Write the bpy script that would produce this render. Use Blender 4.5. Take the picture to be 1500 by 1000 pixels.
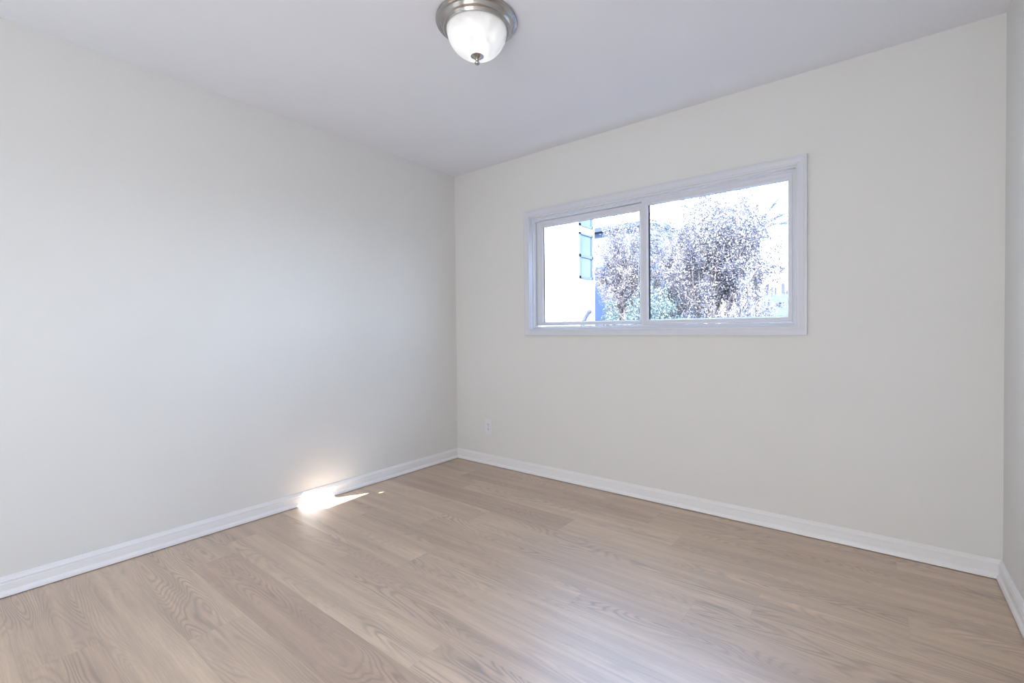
import bpy, bmesh, math, random
import numpy as np
from mathutils import Vector, Matrix
from mathutils.geometry import tessellate_polygon
C = bpy.context.scene
for o in list(bpy.data.objects): bpy.data.objects.remove(o)

# ---------------------------------------------------------------- room sizes (metres; back left floor corner is the origin)
H, W, YR = 2.44, 3.3696, -4.05
SUN = Vector((0.35, -0.75, 0.47)).normalized()      # towards the sun

# ---------------------------------------------------------------- camera
cam = bpy.data.cameras.new('camera'); co = bpy.data.objects.new('camera', cam); C.collection.objects.link(co)
cam.sensor_fit = 'HORIZONTAL'; cam.sensor_width = 36
cam.lens = 36 * 680.72 / 1500
cam.shift_x = -21.76 / 1500; cam.shift_y = -4.54 / 1500
cam.clip_start = 0.05; cam.clip_end = 300
right = Vector((0.79458, 0.60708, -0.00954)); up = Vector((-0.00237, 0.01882, 0.99982)); fwd = Vector((-0.60715, 0.79442, -0.01640))
m = Matrix((right, up, -fwd)).transposed().to_4x4(); m.translation = Vector((2.9492, -2.8466, 1.1008))
co.matrix_world = m
C.camera = co

# ---------------------------------------------------------------- world, sun, added fill lamps, exposure
w = bpy.data.worlds.new('sky'); C.world = w; w.use_nodes = True
nt = w.node_tree; nt.nodes.clear()
wo = nt.nodes.new('ShaderNodeOutputWorld'); bg = nt.nodes.new('ShaderNodeBackground')
tc = nt.nodes.new('ShaderNodeTexCoord'); sx = nt.nodes.new('ShaderNodeSeparateXYZ'); rp = nt.nodes.new('ShaderNodeValToRGB')
rp.color_ramp.elements[0].position = 0.0; rp.color_ramp.elements[0].color = (0.65, 0.80, 1.0, 1)
rp.color_ramp.elements[1].position = 0.5; rp.color_ramp.elements[1].color = (0.42, 0.62, 1.0, 1)
nt.links.new(tc.outputs['Generated'], sx.inputs[0]); nt.links.new(sx.outputs['Z'], rp.inputs[0])
nt.links.new(rp.outputs[0], bg.inputs[0]); bg.inputs[1].default_value = 21.0
nt.links.new(bg.outputs[0], wo.inputs[0])

def light(name, kind, energy, color, loc, direction, **kw):
    l = bpy.data.lights.new(name, kind); l.energy = energy; l.color = color
    for k, v in kw.items(): setattr(l, k, v)
    o = bpy.data.objects.new(name, l); C.collection.objects.link(o); o.location = loc
    o.rotation_euler = Vector(direction).to_track_quat('-Z', 'Y').to_euler()
    return o
light('sun', 'SUN', 58, (1.0, 1.0, 0.985), (2, -8, 6), -SUN, angle=0.0025)
light('rear_fill_right', 'AREA', 37, (1.0, 0.985, 0.96), (2.52, YR - 0.06, 1.02), (-0.1, 1, 0.25), shape='RECTANGLE', size=1.2, size_y=2.0)  # added fill lamp behind the camera, brightens the whole room
light('rear_fill_left', 'AREA', 8, (1.0, 0.985, 0.96), (0.59, YR - 0.06, 1.02), (0.3, 1, 0.25), shape='RECTANGLE', size=1.0, size_y=2.0)  # second added fill, from the rear left, evens out the walls
pl = light('window_portal', 'AREA', 1, (1, 1, 1), (1.7, 0.16, 1.535), (0, -1, 0), shape='RECTANGLE', size=1.9, size_y=0.95)
pl.data.cycles.is_portal = True

vs = C.view_settings
C.display_settings.display_device = 'sRGB'
vs.view_transform = 'Standard'; vs.look = 'None'; vs.gamma = 1; vs.use_curve_mapping = False
vs.exposure = -0.17

# ---------------------------------------------------------------- material helpers
class N:
    def __init__(s, name):
        s.m = bpy.data.materials.new(name); s.m.use_nodes = True
        s.t = s.m.node_tree; s.t.nodes.clear()
        s.out = s.t.nodes.new('ShaderNodeOutputMaterial')
    def n(s, kind, **kw):
        x = s.t.nodes.new(kind)
        for k, v in kw.items(): setattr(x, k, v)
        return x
    def l(s, a, b): s.t.links.new(a, b)
    def math(s, op, a, b=None, c=None, clamp=False):
        x = s.n('ShaderNodeMath', operation=op); x.use_clamp = clamp
        for i, v in enumerate((a, b, c)):
            if v is None: continue
            if isinstance(v, (int, float)): x.inputs[i].default_value = v
            else: s.l(v, x.inputs[i])
        return x.outputs[0]
    def noise(s, vec, scale, detail=2.0, rough=0.5, dist=0.0):
        x = s.n('ShaderNodeTexNoise'); x.inputs['Scale'].default_value = scale; x.inputs['Detail'].default_value = detail
        x.inputs['Roughness'].default_value = rough; x.inputs['Distortion'].default_value = dist
        if vec is not None: s.l(vec, x.inputs['Vector'])
        return x
    def mix(s, f, a, b, blend='MIX'):
        x = s.n('ShaderNodeMix', data_type='RGBA', blend_type=blend)
        for i, v in ((0, f), (6, a), (7, b)):
            if isinstance(v, (int, float)): x.inputs[i].default_value = v
            elif isinstance(v, tuple): x.inputs[i].default_value = (*v, 1)
            else: s.l(v, x.inputs[i])
        return x.outputs[2]
    def bsdf(s, color, rough=0.5, metal=0.0, spec=0.5, **kw):
        b = s.n('ShaderNodeBsdfPrincipled')
        if isinstance(color, tuple): b.inputs['Base Color'].default_value = (*color, 1)
        else: s.l(color, b.inputs['Base Color'])
        if isinstance(rough, (int, float)): b.inputs['Roughness'].default_value = rough
        else: s.l(rough, b.inputs['Roughness'])
        b.inputs['Metallic'].default_value = metal; b.inputs['Specular IOR Level'].default_value = spec
        for k, v in kw.items(): b.inputs[k].default_value = v
        s.l(b.outputs[0], s.out.inputs[0]); return b
    def bump(s, b, h, strength=0.1, dist=0.002):
        x = s.n('ShaderNodeBump'); x.inputs['Strength'].default_value = strength; x.inputs['Distance'].default_value = dist
        s.l(h, x.inputs['Height']); s.l(x.outputs[0], b.inputs['Normal'])
    def pos(s):
        g = s.n('ShaderNodeTexCoord'); return g.outputs['Object']

def paint(name, col, rough=0.6, bumpscale=90, bs=0.12, var=0.02, spec=0.35, bd=0.0015):
    k = N(name); p = k.pos()
    v = k.noise(p, 3.0, 3).outputs[0]
    c = k.mix(v, tuple(x * (1 - var) for x in col), tuple(min(1, x * (1 + var)) for x in col))
    b = k.bsdf(c, rough, 0, spec)
    k.bump(b, k.noise(p, bumpscale, 3, 0.6).outputs[0], bs, bd)
    return k.m
M = {}
M['wall'] = paint('warm_white_wall_paint', (0.785, 0.785, 0.772), 0.7)
M['ceiling'] = paint('ceiling_paint', (0.845, 0.86, 0.915), 0.85)
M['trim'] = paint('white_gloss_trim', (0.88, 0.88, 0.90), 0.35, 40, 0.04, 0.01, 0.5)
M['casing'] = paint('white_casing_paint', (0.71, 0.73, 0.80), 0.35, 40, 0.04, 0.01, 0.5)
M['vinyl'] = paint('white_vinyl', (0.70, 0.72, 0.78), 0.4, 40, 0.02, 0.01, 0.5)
M['gasket'] = paint('dark_gasket', (0.06, 0.06, 0.075), 0.6, 60, 0.05)
M['dark'] = paint('dark_slot', (0.03, 0.03, 0.035), 0.5, 60, 0.05)
M['plate'] = paint('white_plastic', (0.82, 0.82, 0.86), 0.3, 60, 0.01, 0.01, 0.5)
M['stucco'] = paint('white_stucco', (0.86, 0.86, 0.86), 0.9, 30, 0.3, 0.03, 0.2, 0.01)
M['pale_blue_wall'] = paint('pale_blue_siding', (0.062, 0.077, 0.115), 0.9, 8, 0.2, 0.04, 0.2)
M['band'] = paint('blue_grey_fascia', (0.020, 0.026, 0.042), 0.8, 8, 0.2, 0.04, 0.2)
M['bldframe'] = paint('blue_grey_window_frame', (0.025, 0.037, 0.070), 0.5, 30, 0.05)
M['ground'] = paint('ground', (0.060, 0.060, 0.060), 0.95, 4, 0.3, 0.2)
M['bark'] = paint('pale_bark', (0.072, 0.064, 0.064), 0.9, 30, 0.4, 0.3)
M['pipe'] = paint('blue_grey_pipe', (0.012, 0.015, 0.028), 0.5, 20, 0.02)
M['post'] = paint('dark_post', (0.020, 0.022, 0.033), 0.8, 20, 0.2)

def shingles():
    k = N('grey_shingles'); p = k.pos()
    br = k.n('ShaderNodeTexBrick'); k.l(p, br.inputs['Vector']); br.inputs['Scale'].default_value = 3.0
    br.inputs['Color1'].default_value = (0.036, 0.038, 0.044, 1); br.inputs['Color2'].default_value = (0.029, 0.031, 0.037, 1)
    br.inputs['Mortar'].default_value = (0.035, 0.037, 0.045, 1); br.inputs['Mortar Size'].default_value = 0.02
    k.bsdf(br.outputs[0], 0.9, 0, 0.2); return k.m
M['shingles'] = shingles()

def metal():
    k = N('brushed_nickel'); p = k.pos()
    v = k.noise(p, 120, 2).outputs[0]
    b = k.bsdf((0.46, 0.44, 0.42), k.math('MULTIPLY_ADD', v, 0.12, 0.14), 1.0); return k.m
M['nickel'] = metal()

def glass():
    k = N('window_glass')
    tr = k.n('ShaderNodeBsdfTransparent'); tr.inputs[0].default_value = (0.97, 0.985, 0.99, 1)
    gl = k.n('ShaderNodeBsdfGlossy'); gl.inputs['Roughness'].default_value = 0.01
    fr = k.n('ShaderNodeFresnel'); fr.inputs[0].default_value = 1.45
    mx = k.n('ShaderNodeMixShader'); k.l(k.math('MULTIPLY', fr.outputs[0], 0.7), mx.inputs[0])
    k.l(tr.outputs[0], mx.inputs[1]); k.l(gl.outputs[0], mx.inputs[2]); k.l(mx.outputs[0], k.out.inputs[0]); return k.m
M['glass'] = glass()
def farglass():
    k = N('reflective_blue_glass'); p = k.pos()
    c = k.mix(k.noise(p, 3.0, 3).outputs[0], (0.015, 0.025, 0.045), (0.035, 0.05, 0.07))
    k.bsdf(c, 0.25, 0.0, 0.22); return k.m
M['farglass'] = farglass()

def alabaster():
    k = N('lit_alabaster_glass'); p = k.pos()
    s_ = k.n('ShaderNodeSeparateXYZ'); k.l(p, s_.inputs[0])
    v = k.noise(p, 9, 3, 0.55, 1.2).outputs[0]
    g = k.math('MULTIPLY_ADD', s_.outputs['Z'], -8.0, -0.28, clamp=True)      # rim 0 .. bowl 1: bulbs glow low in the bowl
    e = k.math('MULTIPLY_ADD', g, 0.75, 0.12)
    e2 = k.math('MULTIPLY', e, k.math('MULTIPLY_ADD', v, 1.7, -0.05))
    b = k.bsdf((0.82, 0.82, 0.82), 0.25, 0, 0.5)
    b.inputs['Emission Color'].default_value = (0.97, 0.98, 1.0, 1); k.l(e2, b.inputs['Emission Strength'])
    return k.m
M['alabaster'] = alabaster()

def foliage(name, ca, cb, cc, trans=0.25):
    k = N(name)
    at = k.n('ShaderNodeAttribute', attribute_name='tone')
    r = k.n('ShaderNodeValToRGB'); k.l(at.outputs['Fac'], r.inputs[0])
    e = r.color_ramp.elements; e[0].color = (*ca, 1); e[0].position = 0; e[1].color = (*cc, 1); e[1].position = 1
    x = e.new(0.5); x.color = (*cb, 1)
    d = k.n('ShaderNodeBsdfPrincipled'); k.l(r.outputs[0], d.inputs['Base Color']); d.inputs['Roughness'].default_value = 0.45
    t = k.n('ShaderNodeBsdfTranslucent'); k.l(r.outputs[0], t.inputs[0])
    mx = k.n('ShaderNodeMixShader'); mx.inputs[0].default_value = trans
    k.l(d.outputs[0], mx.inputs[1]); k.l(t.outputs[0], mx.inputs[2]); k.l(mx.outputs[0], k.out.inputs[0]); return k.m
M['myrtle'] = foliage('bronze_leaves', (0.042, 0.042, 0.060), (0.077, 0.067, 0.077), (0.150, 0.130, 0.124))
M['green'] = foliage('blue_green_leaves', (0.022, 0.038, 0.042), (0.045, 0.067, 0.064), (0.105, 0.135, 0.120))
M['palm'] = foliage('palm_leaves', (0.039, 0.056, 0.075), (0.065, 0.085, 0.091), (0.156, 0.176, 0.078))
M['tan'] = foliage('tan_leaves', (0.105, 0.090, 0.067), (0.143, 0.124, 0.090), (0.194, 0.172, 0.128))

def wood():
    k = N('oak_plank_floor')
    uv = k.n('ShaderNodeUVMap', uv_map='plank'); ed = k.n('ShaderNodeUVMap', uv_map='edge')
    at = k.n('ShaderNodeAttribute', attribute_name='tone')
    a2 = k.n('ShaderNodeAttribute', attribute_name='seed')
    s_ = k.n('ShaderNodeSeparateXYZ'); k.l(uv.outputs[0], s_.inputs[0])
    u, v = s_.outputs[0], s_.outputs[1]
    seed = a2.outputs['Fac']
    def vec(su, sv, off=0.0):
        c = k.n('ShaderNodeCombineXYZ'); k.l(k.math('MULTIPLY', u, su), c.inputs[0]); k.l(k.math('MULTIPLY', v, sv), c.inputs[1])
        k.l(k.math('MULTIPLY_ADD', seed, 37.0, off), c.inputs[2]); return c.outputs[0]
    # growth rings: contour lines of a stretched noise field give cathedral figures
    field = k.noise(vec(1.1, 7.5), 1.0, 1.5, 0.45, 0.25).outputs[0]
    wob = k.noise(vec(9, 60, 5.0), 1.0, 2).outputs[0]
    ph = k.math('ADD', k.math('MULTIPLY', field, 205.0), k.math('MULTIPLY', wob, 3.0))
    ring = k.math('POWER', k.math('MULTIPLY_ADD', k.math('SINE', ph), 0.5, 0.5), 2.2)
    mask = k.n('ShaderNodeMapRange'); k.l(k.noise(vec(1.4, 7, 9.0), 1.0, 2).outputs[0], mask.inputs[0])
    mask.inputs[1].default_value = 0.40; mask.inputs[2].default_value = 0.66
    ringm = k.math('MULTIPLY', ring, k.math('MULTIPLY_ADD', mask.outputs[0], 0.95, 0.05))
    fib = k.noise(vec(7, 260, 2.0), 1.0, 3, 0.6).outputs[0]
    streak = k.noise(vec(1.0, 22, 3.0), 1.0, 2, 0.5).outputs[0]
    broad = k.noise(vec(1.2, 3.5, 7.0), 1.0, 2).outputs[0]
    base = k.mix(at.outputs['Fac'], (0.70, 0.485, 0.31), (0.97, 0.745, 0.50))
    c = k.mix(k.math('MULTIPLY_ADD', streak, 1.7, -0.35, clamp=True), k.mix(1.0, base, (0.72, 0.68, 0.65), 'MULTIPLY'), k.mix(1.0, base, (1.14, 1.14, 1.14), 'MULTIPLY'))
    c = k.mix(k.math('MULTIPLY_ADD', broad, 2.2, -0.7, clamp=True), k.mix(1.0, c, (0.78, 0.75, 0.74), 'MULTIPLY'), c)
    c = k.mix(k.math('MULTIPLY', ringm, 0.66), c, k.mix(1.0, c, (0.42, 0.38, 0.37), 'MULTIPLY'))
    c = k.mix(k.math('MULTIPLY_ADD', fib, 1.6, -0.55, clamp=True), k.mix(1.0, c, (0.72, 0.69, 0.68), 'MULTIPLY'), c)
    # plank joints
    e_ = k.n('ShaderNodeSeparateXYZ'); k.l(ed.outputs[0], e_.inputs[0])
    lo = k.math('MINIMUM', e_.outputs[0], e_.outputs[1])
    joint = k.math('LESS_THAN', lo, 0.0009)
    c = k.mix(k.math('MULTIPLY', joint, 0.35), c, (0.12, 0.085, 0.06))
    rough = k.math('MULTIPLY_ADD', fib, 0.10, FLOOR_ROUGH)
    b = k.bsdf(c, rough, 0, 0.7, **{'Coat Weight': 1.0, 'Coat Roughness': 0.46, 'Coat IOR': 2.2})
    k.bump(b, k.math('MULTIPLY_ADD', ringm, -0.5, fib), 0.10, 0.0006)
    return k.m
FLOOR_ROUGH = 0.37
M['wood'] = wood()

# ---------------------------------------------------------------- object helpers
def link(name, me, mat, parent=None, loc=None):
    o = bpy.data.objects.new(name, me); C.collection.objects.link(o)
    if mat is not None: me.materials.append(mat)
    if parent is not None: o.parent = parent
    if loc is not None: o.location = loc
    return o
def obj(name, bm, mat, parent=None, loc=None, smooth=False):
    bmesh.ops.recalc_face_normals(bm, faces=bm.faces)
    me = bpy.data.meshes.new(name)
    if smooth:
        for f in bm.faces: f.smooth = True
    bm.to_mesh(me); bm.free()
    if smooth:
        try: me.set_sharp_from_angle(angle=math.radians(38))
        except Exception: pass
    return link(name, me, mat, parent, loc)
def thing(name, label, cat, loc=(0, 0, 0), group=None):
    o = bpy.data.objects.new(name, None); C.collection.objects.link(o); o.location = loc; o.empty_display_size = 0.1
    o['label'] = label; o['category'] = cat
    if group: o['group'] = group
    return o
def structure(o, label=None, cat=None):
    o['kind'] = 'structure'
    if label: o['label'] = label
    if cat: o['category'] = cat
    return o
def box(bm, x0, x1, y0, y1, z0, z1, bevel=0.0):
    vs_ = [bm.verts.new((x, y, z)) for x in (x0, x1) for y in (y0, y1) for z in (z0, z1)]
    fs = [(0, 1, 3, 2), (4, 6, 7, 5), (0, 4, 5, 1), (2, 3, 7, 6), (0, 2, 6, 4), (1, 5, 7, 3)]
    ff = [bm.faces.new([vs_[i] for i in f]) for f in fs]
    if bevel > 0:
        es = list({e for f in ff for e in f.edges})
        bmesh.ops.bevel(bm, geom=es, offset=bevel, segments=2, affect='EDGES', profile=0.5)
    return bm
def plate(outer, holes, shift, hole_shift=None, bm=None):
    """polygon with holes, extruded by `shift`; hole edges may run along their own direction"""
    bm = bm or bmesh.new(); shift = Vector(shift); hs = Vector(hole_shift) if hole_shift is not None else shift
    loops = [[Vector(p) for p in outer]] + [[Vector(p) for p in h] for h in holes]
    tris = tessellate_polygon(loops)
    flat = [p for l in loops for p in l]; n0 = len(loops[0])
    a = [bm.verts.new(p) for p in flat]
    b = [bm.verts.new(p + (shift if i < n0 else hs)) for i, p in enumerate(flat)]
    for t in tris:
        bm.faces.new([a[i] for i in t]); bm.faces.new([b[i] for i in reversed(t)])
    k = 0
    for l in loops:
        n = len(l)
        for i in range(n):
            j = (i + 1) % n
            bm.faces.new([a[k + i], a[k + j], b[k + j], b[k + i]])
        k += n
    return bm
def lathe(prof, n=64):
    bm = bmesh.new(); rings = []
    for r, z in prof:
        if r < 1e-5: rings.append([bm.verts.new((0, 0, z))])
        else: rings.append([bm.verts.new((r * math.cos(2 * math.pi * i / n), r * math.sin(2 * math.pi * i / n), z)) for i in range(n)])
    for A, B in zip(rings, rings[1:]):
        for i in range(n):
            j = (i + 1) % n
            if len(A) == 1 and len(B) == 1: continue
            if len(A) == 1: bm.faces.new([A[0], B[i], B[j]])
            elif len(B) == 1: bm.faces.new([A[i], A[j], B[0]])
            else: bm.faces.new([A[i], A[j], B[j], B[i]])
    return bm
def frame_ring(prof_rects):
    """mitred picture frame in the XZ plane from successive rectangles (x0,x1,z0,z1,y)"""
    bm = bmesh.new(); rs = []
    for x0, x1, z0, z1, y in prof_rects:
        rs.append([bm.verts.new(p) for p in ((x0, y, z0), (x1, y, z0), (x1, y, z1), (x0, y, z1))])
    n = len(rs)
    for k in range(n):
        A, B = rs[k], rs[(k + 1) % n]
        for i in range(4):
            j = (i + 1) % 4; bm.faces.new([A[i], A[j], B[j], B[i]])
    return bm
def tube(bm, pts, rad, n=8):
    pts = [Vector(p) for p in pts]; rings = []
    for i, p in enumerate(pts):
        d = (pts[min(i + 1, len(pts) - 1)] - pts[max(i - 1, 0)]).normalized()
        a = d.cross(Vector((0, 0, 1)));  a = a if a.length > 1e-3 else Vector((1, 0, 0)); a.normalize(); b = d.cross(a)
        r = rad[i] if isinstance(rad, (list, tuple)) else rad
        rings.append([bm.verts.new(p + r * (math.cos(2 * math.pi * k / n) * a + math.sin(2 * math.pi * k / n) * b)) for k in range(n)])
    for A, B in zip(rings, rings[1:]):
        for k in range(n): bm.faces.new([A[k], A[(k + 1) % n], B[(k + 1) % n], B[k]])
    bm.faces.new(rings[0]); bm.faces.new(rings[-1])

# ---------------------------------------------------------------- floor of planks
def build_floor():
    rng = random.Random(11)
    w_, off, L = 0.1927, -0.163, 1.5
    ends = {0: 3.005, 1: 1.894, 2: 0.60, 3: 1.53, 4: 2.55, 5: 0.85, 6: 1.95, 7: 1.15, 8: 2.35, 9: 1.72, 10: 0.37, 11: 0.972, 12: 1.45, 13: 0.724}
    tones = {(0, 0): .5, (0, 1): .45, (1, 0): .62, (1, 1): .12, (2, 0): .55, (3, 0): .62, (3, 1): .04, (3, 2): .55, (4, 0): .55, (10, 0): .7, (10, 1): .1, (11, 0): .6, (11, 1): .5, (13, 0): .6, (13, 1): .35}
    verts, faces, uv, ed, tone, seed = [], [], [], [], [], []
    for k in range(0, 21):
        y1 = min(off - w_ * (k - 1), 0.0); y0 = max(off - w_ * k, YR)
        if y0 >= y1: continue
        e = ends.get(k, rng.uniform(0, L))
        cuts = sorted({0.0, W} | {e + i * L for i in range(-3, 4) if 0.02 < e + i * L < W - 0.02})
        for i, (xa, xb) in enumerate(zip(cuts, cuts[1:])):
            t = tones.get((k, i), rng.uniform(0.35, 0.75)); s = rng.random()
            b = len(verts); verts += [(xa, y0, 0), (xb, y0, 0), (xb, y1, 0), (xa, y1, 0)]
            faces.append((b, b + 1, b + 2, b + 3))
            uv.append([(xa, y0), (xb, y0), (xb, y1), (xa, y1)])
            tone.append(t); seed.append(s)
            ed.append((xa, xb, y0, y1))
    # slab underneath
    b = len(verts); z = -0.12
    verts += [(0, YR, z), (W, YR, z), (W, 0, z), (0, 0, z), (0, YR, -0.0005), (W, YR, -0.0005), (W, 0, -0.0005), (0, 0, -0.0005)]
    slab = [(b, b + 3, b + 2, b + 1), (b, b + 1, b + 5, b + 4), (b + 1, b + 2, b + 6, b + 5), (b + 2, b + 3, b + 7, b + 6), (b + 3, b, b + 4, b + 7)]
    me = bpy.data.meshes.new('floor'); me.from_pydata(verts, [], faces + slab); me.update()
    u1 = me.uv_layers.new(name='plank'); u2 = me.uv_layers.new(name='edge')
    ta = me.attributes.new('tone', 'FLOAT', 'FACE'); sa = me.attributes.new('seed', 'FLOAT', 'FACE')
    for f in me.polygons:
        i = f.index
        if i < len(faces):
            ta.data[i].value = tone[i]; sa.data[i].value = seed[i]
            for j, li in enumerate(f.loop_indices):
                u1.data[li].uv = uv[i][j]
                # distance from the plank's low edges: enough to draw one joint line per side
                u2.data[li].uv = (uv[i][j][0] - ed[i][0], uv[i][j][1] - ed[i][2])
    return structure(link('floor', me, M['wood']))
build_floor()

# ---------------------------------------------------------------- walls and ceiling
T = 0.12
structure(obj('wall_left', plate([(0, YR - T, 0), (0, T, 0), (0, T, H), (0, YR - T, H)], [], (-T, 0, 0)), M['wall']))
structure(obj('wall_right', plate([(W, YR - T, 0), (W, T, 0), (W, T, H), (W, YR - T, H)], [], (T, 0, 0)), M['wall']))
OX0, OX1, OZ0, OZ1 = 0.813, 2.586, 1.110, 1.958
structure(obj('wall_back', plate([(0, 0, 0), (W, 0, 0), (W, 0, H), (0, 0, H)], [[(OX0, 0, OZ0), (OX1, 0, OZ0), (OX1, 0, OZ1), (OX0, 0, OZ1)]], (0, T, 0)), M['wall']))
structure(obj('ceiling', plate([(-T, YR - T, H), (W + T, YR - T, H), (W + T, T, H), (-T, T, H)], [], (0, 0, 0.12)), M['ceiling']))
# rear wall: openings added for fill lamps, gaps shaped to cast the sun patch
def rear(px, py):
    t = (YR - py) / SUN.y
    return (px + SUN.x * t, YR, SUN.z * t)
patch = [(0.02, -1.405), (0.09, -1.395), (0.187, -1.312), (0.160, -0.992), (0.055, -1.19), (0.0, -1.15), (-0.05, -1.15), (-0.05, -1.24)]
sliver = [(0.205, -0.950), (0.228, -0.952), (0.256, -0.893), (0.240, -0.890)]
DX0, DX1, DZ = 0.06, 1.12, 2.03
EX0, EX1 = 1.87, 3.17
bm = plate([(DX1, YR, 0), (EX0, YR, 0), (EX0, YR, H), (DX1, YR, H)], [[rear(*q) for q in patch], [rear(*q) for q in sliver]], (0, -T, 0), SUN * (T / -SUN.y))
for xa, xb, za in ((DX0, DX1, DZ), (EX0, EX1, DZ), (0, DX0, 0), (EX1, W, 0)):
    plate([(xa, YR, za), (xb, YR, za), (xb, YR, H), (xa, YR, H)], [], (0, -T, 0), None, bm)
structure(obj('wall_rear', bm, M['wall']))

# baseboards: profile (distance from wall, height)
BP = [(0, 0.0833), (0.004, 0.0833), (0.0065, 0.0805), (0.0065, 0.0785), (0.0095, 0.0745), (0.0095, 0.0725), (0.0130, 0.067), (0.0130, 0.060), (0.0115, 0.0575),
      (0.0135, 0.055), (0.0135, 0.0265), (0.0150, 0.0235), (0.0190, 0.0185), (0.0215, 0.0125), (0.0227, 0.006), (0.0227, 0.003), (0, 0.003)]
def baseboard(name, p0, p1, inward, m0=1, m1=1):
    bm = bmesh.new(); p0, p1, n = Vector(p0), Vector(p1), Vector(inward); d = (p1 - p0).normalized(); ra, rb = [], []
    for k, z in BP:
        ra.append(bm.verts.new(p0 + n * k + d * k * m0 + Vector((0, 0, z)))); rb.append(bm.verts.new(p1 + n * k - d * k * m1 + Vector((0, 0, z))))
    q = len(BP)
    for i in range(q):
        j = (i + 1) % q; bm.faces.new([ra[i], ra[j], rb[j], rb[i]])
    bm.faces.new(ra); bm.faces.new(rb)
    structure(obj(name, bm, M['trim']))
baseboard('baseboard_left', (0, YR, 0), (0, 0, 0), (1, 0, 0))
baseboard('baseboard_back', (0, 0, 0), (W, 0, 0), (0, -1, 0))
baseboard('baseboard_right', (W, 0, 0), (W, YR, 0), (-1, 0, 0))
baseboard('baseboard_rear', (EX0, YR, 0), (DX1, YR, 0), (0, 1, 0), 0, 0)

# added closed boxes behind the rear openings, shutting out the sun
bm = bmesh.new()
for ha, hb in ((0, 1.14), (1.84, 3.30)):
  for x0, x1, y0, y1, z0, z1 in ((ha, hb, YR - 1.4, YR - T, -0.1, 0), (ha, hb, YR - 1.4, YR - T, 2.05, 2.09), (ha - .06, ha, YR - 1.4, YR - T, 0, 2.09), (hb, hb + .06, YR - 1.4, YR - T, 0, 2.09), (ha - .06, hb + .06, YR - 1.46, YR - 1.4, 0, 2.09)):
      box(bm, x0, x1, y0, y1, z0, z1)
structure(obj('wall_sunblock', bm, M['wall']))

# ---------------------------------------------------------------- window
def structure_empty(name, loc):
    o = bpy.data.objects.new(name, None); C.collection.objects.link(o); o.location = loc; o['kind'] = 'structure'; return o
win = structure_empty('window_1', (0, 0, 0))
win['label'] = 'white horizontal sliding window in the back wall, two panes'; win['category'] = 'window'
cx0, cx1, cz0, cz1 = 0.765, 2.637, 1.063, 2.012
def rr(i, y, k=None):  # rectangle inset i
    return (cx0 + i, cx1 - i, cz0 + i, cz1 - i, y)
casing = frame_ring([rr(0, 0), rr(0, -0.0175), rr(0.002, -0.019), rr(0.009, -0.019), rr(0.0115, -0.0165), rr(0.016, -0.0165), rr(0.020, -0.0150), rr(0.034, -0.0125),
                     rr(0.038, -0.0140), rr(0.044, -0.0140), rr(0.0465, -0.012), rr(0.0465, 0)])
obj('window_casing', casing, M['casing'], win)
def rect(x0, x1, z0, z1, y): return (x0, x1, z0, z1, y)
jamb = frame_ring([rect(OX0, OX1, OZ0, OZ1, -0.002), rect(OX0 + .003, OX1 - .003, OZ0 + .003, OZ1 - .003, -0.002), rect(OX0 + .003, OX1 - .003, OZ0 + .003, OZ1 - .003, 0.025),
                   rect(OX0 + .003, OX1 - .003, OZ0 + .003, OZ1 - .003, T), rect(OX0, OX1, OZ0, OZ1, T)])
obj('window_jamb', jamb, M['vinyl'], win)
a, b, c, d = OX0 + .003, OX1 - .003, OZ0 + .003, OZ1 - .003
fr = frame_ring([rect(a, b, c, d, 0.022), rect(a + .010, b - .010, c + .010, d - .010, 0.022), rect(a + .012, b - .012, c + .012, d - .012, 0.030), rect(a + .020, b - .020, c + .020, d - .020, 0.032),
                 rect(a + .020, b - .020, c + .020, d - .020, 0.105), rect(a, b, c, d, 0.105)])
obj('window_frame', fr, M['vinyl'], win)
def sash(name, x0, x1, z0, z1, gx0, gx1, gz0, gz1, yf, th, gy, k=.0045):
    def L(t, y): return rect(x0 + (gx0 - x0) * t, x1 + (gx1 - x1) * t, z0 + (gz0 - z0) * t, z1 + (gz1 - z1) * t, y)
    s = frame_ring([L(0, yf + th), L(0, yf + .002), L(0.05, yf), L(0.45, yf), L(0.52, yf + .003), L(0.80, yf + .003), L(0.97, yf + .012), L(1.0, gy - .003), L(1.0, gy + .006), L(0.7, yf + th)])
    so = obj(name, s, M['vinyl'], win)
    g = frame_ring([rect(gx0 - .002, gx1 + .002, gz0 - .002, gz1 + .002, gy - .0035), rect(gx0 + k, gx1 - .0005, gz0 + .001, gz1 - .001, gy - .0035), rect(gx0 + k, gx1 - .0005, gz0 + .001, gz1 - .001, gy - .0008), rect(gx0 - .002, gx1 + .002, gz0 - .002, gz1 + .002, gy - .0008)])
    go = obj('gasket', g, M['gasket'], so); go['label'] = 'dark rubber gasket'
    bm = bmesh.new(); box(bm, gx0 - .003, gx1 + .003, gy, gy + .004, gz0 - .003, gz1 + .003)
    obj('glass_pane', bm, M['glass'], so)
    return so
s1 = sash('window_sash', 0.838, 1.722, 1.138, 1.932, 0.898, 1.671, 1.167, 1.884, 0.050, 0.03, 0.066, .007)
s2 = sash('window_sash', 1.700, 2.5625, 1.135, 1.938, 1.742, 2.539, 1.168, 1.905, 0.030, 0.045, 0.052, .010)
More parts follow.
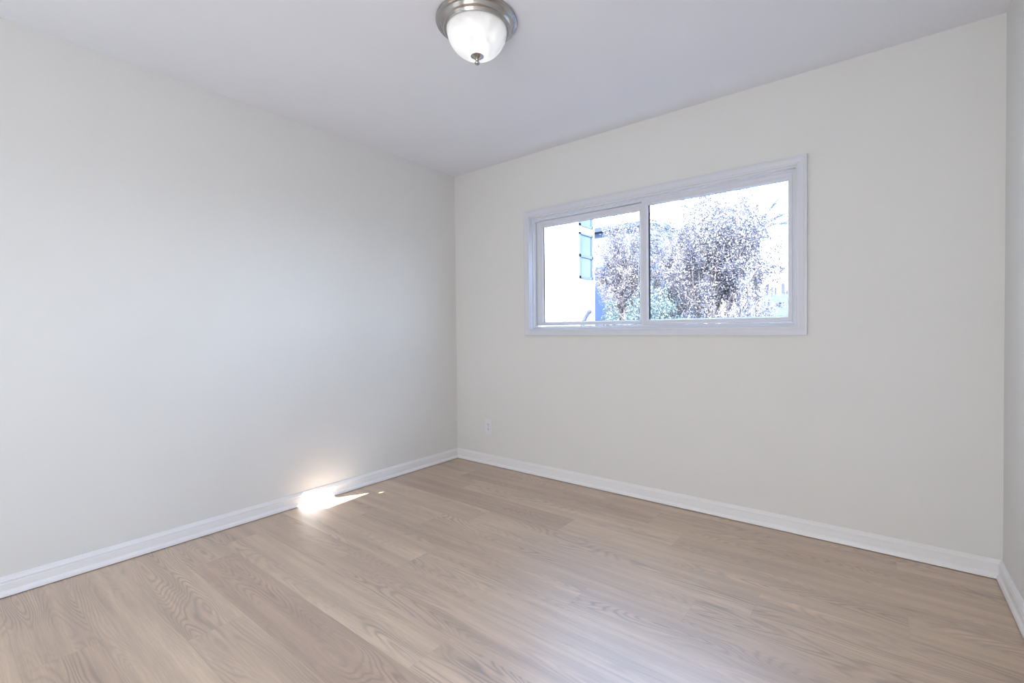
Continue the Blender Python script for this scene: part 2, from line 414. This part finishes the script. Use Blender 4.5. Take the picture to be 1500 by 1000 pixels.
# latch on the meeting stile and a small track stop in the upper left corner
bm = bmesh.new(); box(bm, 1.689, 1.701, 0.038, 0.0502, 1.488, 1.545, 0.002); box(bm, 1.694, 1.708, 0.026, 0.040, 1.488, 1.500, 0.002)
obj('latch', bm, M['vinyl'], s1)
bm = bmesh.new(); box(bm, 0.817, 0.878, 0.028, 0.05, 1.928, 1.936, 0.001)
obj('track_stop', bm, M['vinyl'], win)

# ---------------------------------------------------------------- ceiling light
LX, LY = 1.5558, -1.3579
lamp = thing('ceiling_light', 'flush-mount ceiling light with brushed nickel rings and white alabaster glass bowl', 'ceiling light', (LX, LY, H))
pan = lathe([(0.0, 0.0), (0.168, 0.0), (0.1745, -0.004), (0.1755, -0.010), (0.173, -0.015), (0.166, -0.018), (0.160, -0.0185), (0.157, -0.0215), (0.1535, -0.027), (0.151, -0.031),
             (0.146, -0.034), (0.1425, -0.0375), (0.1415, -0.043), (0.1385, -0.0465), (0.134, -0.0465), (0.131, -0.0435), (0.130, -0.036), (0.0, -0.036)], 96)
obj('canopy', pan, M['nickel'], lamp, smooth=True)
bowl = [(0.1285, -0.036), (0.1300, -0.0405)]
for i in range(1, 21):
    t = i / 20 * math.pi / 2
    bowl.append((0.1300 * math.cos(t) ** 0.80 if i < 20 else 0.0, -0.0405 - 0.1135 * math.sin(t) ** 1.12))
obj('glass_bowl', lathe(bowl, 96), M['alabaster'], lamp, smooth=True)
fin = lathe([(0.0, -0.140), (0.028, -0.142), (0.0335, -0.1455), (0.0325, -0.1495), (0.027, -0.1535), (0.020, -0.157), (0.013, -0.162), (0.0095, -0.167), (0.0065, -0.170), (0.0060, -0.173),
             (0.0098, -0.176), (0.0118, -0.180), (0.0105, -0.184), (0.0070, -0.187), (0.0035, -0.1885), (0.0, -0.189)], 40)
obj('finial', fin, M['nickel'], lamp, smooth=True)

# ---------------------------------------------------------------- power outlet
out = thing('power_outlet', 'white duplex power outlet low on the back wall beneath the window, left side', 'power outlet', (0.370, 0, 0.312))
bm = bmesh.new(); box(bm, -0.036, 0.036, -0.006, 0.0, -0.062, 0.062, 0.0025); obj('cover_plate', bm, M['plate'], out)
for sg in (1, -1):
    bm = bmesh.new(); zc = 0.0205 * sg
    n = 24; pts = []
    for i in range(n):
        t = 2 * math.pi * i / n; pts.append((0.0172 * math.cos(t), max(-0.0140, min(0.0140, 0.0172 * math.sin(t)))))
    va = [bm.verts.new((x, -0.0060, zc + z)) for x, z in pts]; vb = [bm.verts.new((x, -0.0085, zc + z)) for x, z in pts]
    for i in range(n): bm.faces.new([va[i], va[(i + 1) % n], vb[(i + 1) % n], vb[i]])
    bm.faces.new(vb)
    r = obj('receptacle', bm, M['plate'], out)
    bm = bmesh.new()
    box(bm, -0.0082, -0.0048, -0.0089, -0.0083, zc - 0.0005, zc + 0.0085); box(bm, 0.0048, 0.0082, -0.0089, -0.0083, zc + 0.0005, zc + 0.0080)
    box(bm, -0.0028, 0.0028, -0.0089, -0.0083, zc - 0.0100, zc - 0.0050, 0.0008)
    s = obj('socket_slots', bm, M['dark'], r); s['label'] = 'dark socket slots'
bm = lathe([(0, 0), (0.0034, 0), (0.0030, 0.0012), (0, 0.0014)], 16)
sc = obj('screw', bm, M['nickel'], out); sc.rotation_euler = (math.pi / 2, 0, 0); sc.location = (0, -0.006, 0)

# ================================================================ outside
GZ = -0.45
bm = bmesh.new(); box(bm, -40, 40, 0.6, 60, GZ - 0.2, GZ); structure(obj('ground', bm, M['ground']))

# near white building on the left
XB = -3.0
wb = thing('white_building', 'bright white stucco building filling the left of the window view', 'building', (XB, 7.87, GZ))
bm = bmesh.new(); box(bm, XB - 6, XB, 1.2, 7.87, GZ, 7.5)
o = obj('wall', bm, M['stucco'], wb); o.matrix_parent_inverse = wb.matrix_world.inverted() if False else Matrix.Translation(-Vector((XB, 7.87, GZ)))
def child_world(o, root): o.matrix_parent_inverse = Matrix.Translation(-root.location); return o
def bld_window(z0, z1, mid):
    y0, y1 = 7.08, 7.74
    bm = bmesh.new(); t = 0.055
    for a_, b_, c_, d_ in ((y0, y1, z1 - t, z1), (y0, y1, z0, z0 + t), (y0, y0 + t, z0, z1), (y1 - t, y1, z0, z1), (y0, y1, mid - .035, mid + .035)):
        box(bm, XB - 0.02, XB + 0.035, a_, b_, c_, d_)
    f = child_world(obj('window', bm, M['bldframe'], wb), wb)
    bm = bmesh.new(); box(bm, XB + 0.004, XB + 0.012, y0 + .02, y1 - .02, z0 + .02, z1 - .02)
    obj('pane', bm, M['farglass'], f)
    return f
bld_window(2.39, 3.53, 2.95); bld_window(3.69, 4.83, 4.25)

# slim pipe with a dark tip rising beside that building
pipe = bmesh.new(); tube(pipe, [(-2.86, 6.90, GZ), (-2.86, 6.92, 0.6), (-2.86, 7.00, 1.22), (-2.86, 7.12, 1.40), (-2.86, 7.28, 1.52)], 0.05, 12)
pp = thing('vent_pipe', 'thin bent blue-grey pipe with dark tip in front of the white building', 'pipe', (-2.86, 6.9, GZ))
child_world(obj('pipe', pipe, M['pipe'], pp), pp)
tip = bmesh.new(); tube(tip, [(-2.86, 7.27, 1.515), (-2.86, 7.36, 1.57)], [0.055, 0.06], 12); child_world(obj('cap', tip, M['post'], pp), pp)

# pale blue building farther back
pb = thing('pale_building', 'pale blue flat-roofed building behind the trees, left pane', 'building', (-7.0, 14, GZ))
bm = bmesh.new(); box(bm, -12, -3.8, 14, 20, GZ, 5.05); child_world(obj('wall', bm, M['pale_blue_wall'], pb), pb)
bm = bmesh.new(); box(bm, -12.1, -3.7, 13.7, 20.1, 5.02, 5.20); child_world(obj('fascia', bm, M['band'], pb), pb)
bm = bmesh.new(); box(bm, -12.1, -4.2, 13.9, 20.1, 5.20, 5.58); child_world(obj('parapet', bm, M['stucco'], pb), pb)
# house with grey roof on the right, white facade with tall dark strips behind
hr = thing('grey_roof_house', 'low house with pale grey shingle roof in the lower right of the right pane', 'house', (1.6, 9.5, GZ))
bm = bmesh.new(); box(bm, 0.1, 6.0, 9.2, 13.0, GZ, 1.05); child_world(obj('wall', bm, M['stucco'], hr), hr)
bm = bmesh.new()
v = [bm.verts.new(p) for p in ((-0.1, 8.8, 1.02), (6.2, 8.8, 1.02), (6.2, 11.2, 2.02), (0.25, 11.2, 2.02), (6.2, 13.4, 1.02), (-0.1, 13.4, 1.02), (-0.1, 8.8, 0.97), (6.2, 8.8, 0.97), (6.2, 13.4, 0.97), (-0.1, 13.4, 0.97))]
for f in ((0, 1, 2, 3), (3, 2, 4, 5), (0, 3, 5), (1, 4, 2), (6, 7, 1, 0), (7, 8, 4, 1), (8, 9, 5, 4), (9, 6, 0, 5), (9, 8, 7, 6)): bm.faces.new([v[i] for i in f])
child_world(obj('roof', bm, M['shingles'], hr), hr)
wf = thing('white_apartment_block', 'distant white building with narrow dark vertical strips, right edge of the right pane', 'building', (0, 20, GZ))
bm = bmesh.new(); box(bm, -5.2, 3, 20.3, 26, GZ, 3.05); child_world(obj('wall', bm, M['stucco'], wf), wf)
for x, z0, z1, hw in ((-1.12, 0.5, 3.08, .05), (-0.93, 0.5, 2.90, .04), (-0.79, 0.5, 2.89, .035), (-0.50, 0.5, 3.08, .06), (-0.34, 0.5, 2.75, .05), (-1.9, 0.5, 2.9, .06), (-2.3, .5, 2.9, .06), (-2.9, .5, 2.9, .1), (-3.4, .5, 2.9, .1)):
    bm = bmesh.new(); box(bm, x - hw, x + hw, 20.18, 20.29, z0, z1); child_world(obj('strip_window', bm, M['post'], wf), wf)

# ---------------------------------------------------------------- plants
def leaf_mesh(name, centres, dirs, sizes, tones, mat, parent, rng):
    n = len(centres); c = np.array(centres); d = np.array(dirs); d /= np.linalg.norm(d, axis=1)[:, None] + 1e-9
    r = rng.normal(size=(n, 3)); s = np.cross(d, r); s /= np.linalg.norm(s, axis=1)[:, None] + 1e-9
    nn = np.cross(d, s); sz = np.array(sizes)[:, None]
    V = np.empty((n, 4, 3)); V[:, 0] = c - d * sz * .5; V[:, 2] = c + d * sz * .5
    V[:, 1] = c + s * sz * .28 + nn * sz * .10; V[:, 3] = c - s * sz * .28 + nn * sz * .10
    idx = np.arange(n) * 4
    F = np.concatenate([np.stack([idx, idx + 1, idx + 2], 1), np.stack([idx, idx + 2, idx + 3], 1)])
    me = bpy.data.meshes.new(name); me.from_pydata(V.reshape(-1, 3).tolist(), [], F.tolist()); me.update()
    at = me.attributes.new('tone', 'FLOAT', 'FACE'); at.data.foreach_set('value', np.tile(np.array(tones), 2).astype(np.float32))
    return link(name, me, mat, parent)

def shoot_tree(name, label, cat, loc, height, spread, nshoots, nleaf, leaf, mat, seed, trunk_r=0.05, lean=(0, 0), low=0.35, group=None, fill=0.5, stem_h=0.25):
    """multi-stemmed tree: stems fork from the base into upright leafy shoots"""
    rng = np.random.default_rng(seed); root = thing(name, label, cat, loc, group)
    bm = bmesh.new(); cs, ds, ss, ts = [], [], [], []
    nst = 4
    stems = []
    for i in range(nst):
        a = 2 * math.pi * i / nst + rng.uniform(-.4, .4); q = Vector((math.cos(a), math.sin(a), 0))
        p0 = q * trunk_r * .8; p1 = q * spread * .15 + Vector((lean[0] * .3, lean[1] * .3, height * stem_h)); p2 = q * spread * .40 + Vector((lean[0], lean[1], height * .55))
        tube(bm, [p0, p0.lerp(p1, .5) + q * .03, p1, p1.lerp(p2, .5) - q * .03, p2], [trunk_r, trunk_r * .8, trunk_r * .6, trunk_r * .45, trunk_r * .3], 6)
        stems.append((p0, p1, p2))
    for k in range(nshoots):
        s = stems[k % nst]; t = float(rng.uniform(0.0, 1.0)); p = s[1].lerp(s[2], t)
        a = rng.uniform(0, 2 * math.pi); rr_ = spread * math.sqrt(rng.uniform(0.02, 1)) 
        topz = height * (low + (1 - low) * rng.uniform(0, 1) ** .6) * (1 - 0.22 * (rr_ / spread) ** 2)
        tip = Vector((lean[0] + rr_ * math.cos(a), lean[1] + rr_ * math.sin(a), max(topz, p.z + .15)))
        mid = p.lerp(tip, .5) + Vector((math.cos(a), math.sin(a), -.2)) * spread * .12
        pts = [p.lerp(mid, u) * (1 - u) + mid.lerp(tip, u) * u if False else ((1 - u) ** 2) * p + 2 * u * (1 - u) * mid + (u * u) * tip for u in (0, .25, .5, .75, 1)]
        tube(bm, pts, [.014, .011, .008, .005, .002], 4)
        m_ = nleaf // nshoots
        tone0 = rng.uniform(.2, .8)
        us = rng.uniform(0.12, 1.02, m_) ** .6
        for u in map(float, us):
            c_ = ((1 - u) ** 2) * p + 2 * u * (1 - u) * mid + (u * u) * tip
            w_ = fill * spread * .22 * (1.08 - u) ** .7 + .012
            off = rng.normal(size=3) * w_
            cs.append((c_.x + off[0], c_.y + off[1], c_.z + off[2])); d_ = rng.normal(size=3) + np.array([0, 0, .4]); ds.append(d_)
            ss.append(leaf * rng.uniform(.6, 1.3)); ts.append(min(1, max(0, tone0 + rng.normal() * .25)))
    obj('trunk', bm, M['bark'], root)
    leaf_mesh('foliage', cs, ds, ss, ts, mat, root, rng)
    return root
shoot_tree('flowering_tree', 'large bronze-leaved tree with upright shoots filling the middle of the right pane', 'tree', (0.28, 6.6, GZ), 4.75, 1.22, 150, 48000, 0.042, M['myrtle'], 3, lean=(0.12, 0), low=0.5)
shoot_tree('flowering_tree', 'bronze-leaved tree behind the left pane beside the white building', 'tree', (-1.62, 7.0, GZ), 4.8, 0.85, 100, 30000, 0.040, M['myrtle'], 5, low=0.5)
shoot_tree('flowering_tree', 'slender bronze-leaved tree seen beside the centre mullion', 'tree', (-0.95, 8.3, GZ), 4.7, 0.66, 70, 17000, 0.042, M['myrtle'], 8, low=0.5)
shoot_tree('flowering_shrub', 'low sparse bronze shrub below the palm fronds, right side of the right pane', 'shrub', (1.50, 4.3, GZ), 2.34, 0.34, 40, 5000, 0.034, M['myrtle'], 13, low=0.45)
shoot_tree('green_bush', 'dense blue-green bush at the lower left of the right pane', 'bush', (-0.35, 5.4, GZ), 2.55, 0.55, 60, 14000, 0.040, M['green'], 21, low=0.3, fill=.9)
shoot_tree('green_bush', 'small blue-green bush at the bottom of the left pane beside the white building', 'bush', (-1.62, 6.0, GZ), 2.3, 0.26, 30, 3500, 0.048, M['green'], 22, low=0.3, fill=.9)
shoot_tree('green_bush', 'small blue-green bush low in the left pane next to the mullion', 'bush', (-0.98, 5.9, GZ), 2.35, 0.28, 30, 3500, 0.048, M['green'], 23, low=0.3, fill=.9)
shoot_tree('dry_bush', 'tan dry bush low in the middle of the right pane', 'bush', (0.97, 5.0, GZ), 2.17, 0.24, 24, 2200, 0.045, M['tan'], 31, low=0.4, fill=.8)

def palm(label, loc, h, seed, nfr=11, L=0.75, yellow=0.2, group=None):
    rng = np.random.default_rng(seed); root = thing('palm_tree', label, 'palm tree', loc)
    bm = bmesh.new(); pts = [(0, 0, 0), (.03, 0, h * .35), (.02, .02, h * .7), (0, 0, h)]
    tube(bm, pts, [.12, .10, .085, .075], 10); obj('trunk', bm, M['bark'], root)
    for i in range(nfr):
        a = 2 * math.pi * i / nfr + rng.uniform(-.2, .2); el = rng.uniform(-.25, 1.25)
        d = Vector((math.cos(a) * math.cos(el), math.sin(a) * math.cos(el), math.sin(el))); st = Vector((0, 0, h)); pe = st + d * L * .75
        bm = bmesh.new(); tube(bm, [st, st.lerp(pe, .5) + Vector((0, 0, .04)), pe], [.016, .012, .008], 5)
        side = d.cross(Vector((0, 0, 1))).normalized(); upv = side.cross(d).normalized()
        ro = rng.uniform(-1.2, 1.2); side, upv = (side * math.cos(ro) + upv * math.sin(ro)).normalized(), (upv * math.cos(ro) - side * math.sin(ro)).normalized(); tones = [0.15] * len(bm.faces)
        k = 26
        for j in range(k):                                  # fan of narrow pointed leaflets
            t = (j / (k - 1) - .5) * math.radians(200); dd = (d * math.cos(t) + side * math.sin(t)).normalized()
            ln = L * (.62 + .30 * math.cos(t)) * rng.uniform(.9, 1.1); sd = (side * math.cos(t) - d * math.sin(t)) * .0055
            tipp = pe + dd * ln + Vector((0, 0, -.10 * ln - .08 * ln * abs(math.sin(t)))) ; md = pe + dd * ln * .5 + upv * .02
            v_ = [bm.verts.new(q) for q in (pe, md + sd, tipp, md - sd)]; v2 = bm.verts.new(md - upv * .012)
            bm.faces.new([v_[0], v_[1], v2]); bm.faces.new([v_[1], v_[2], v2]); bm.faces.new([v_[2], v_[3], v2]); bm.faces.new([v_[3], v_[0], v2])
        me = bpy.data.meshes.new('frond'); bm.to_mesh(me); bm.free()
        tn = 0.9 if rng.random() < yellow else rng.uniform(.0, .5)
        at = me.attributes.new('tone', 'FLOAT', 'FACE'); at.data.foreach_set('value', np.full(len(me.polygons), tn, np.float32))
        link('frond', me, M['palm'], root)
palm('fan palm rising above the middle of the large bronze tree', (-0.50, 10.0, GZ), 4.50, 41, 13, .72)
palm('fan palm with spiky fronds against the sky at the right of the right pane', (0.66, 8.8, GZ), 3.80, 42, 14, .66)
palm('fan palm with yellow-green fronds at the upper left of the right pane', (-2.51, 12.0, GZ), 4.55, 43, 14, .75, .6)
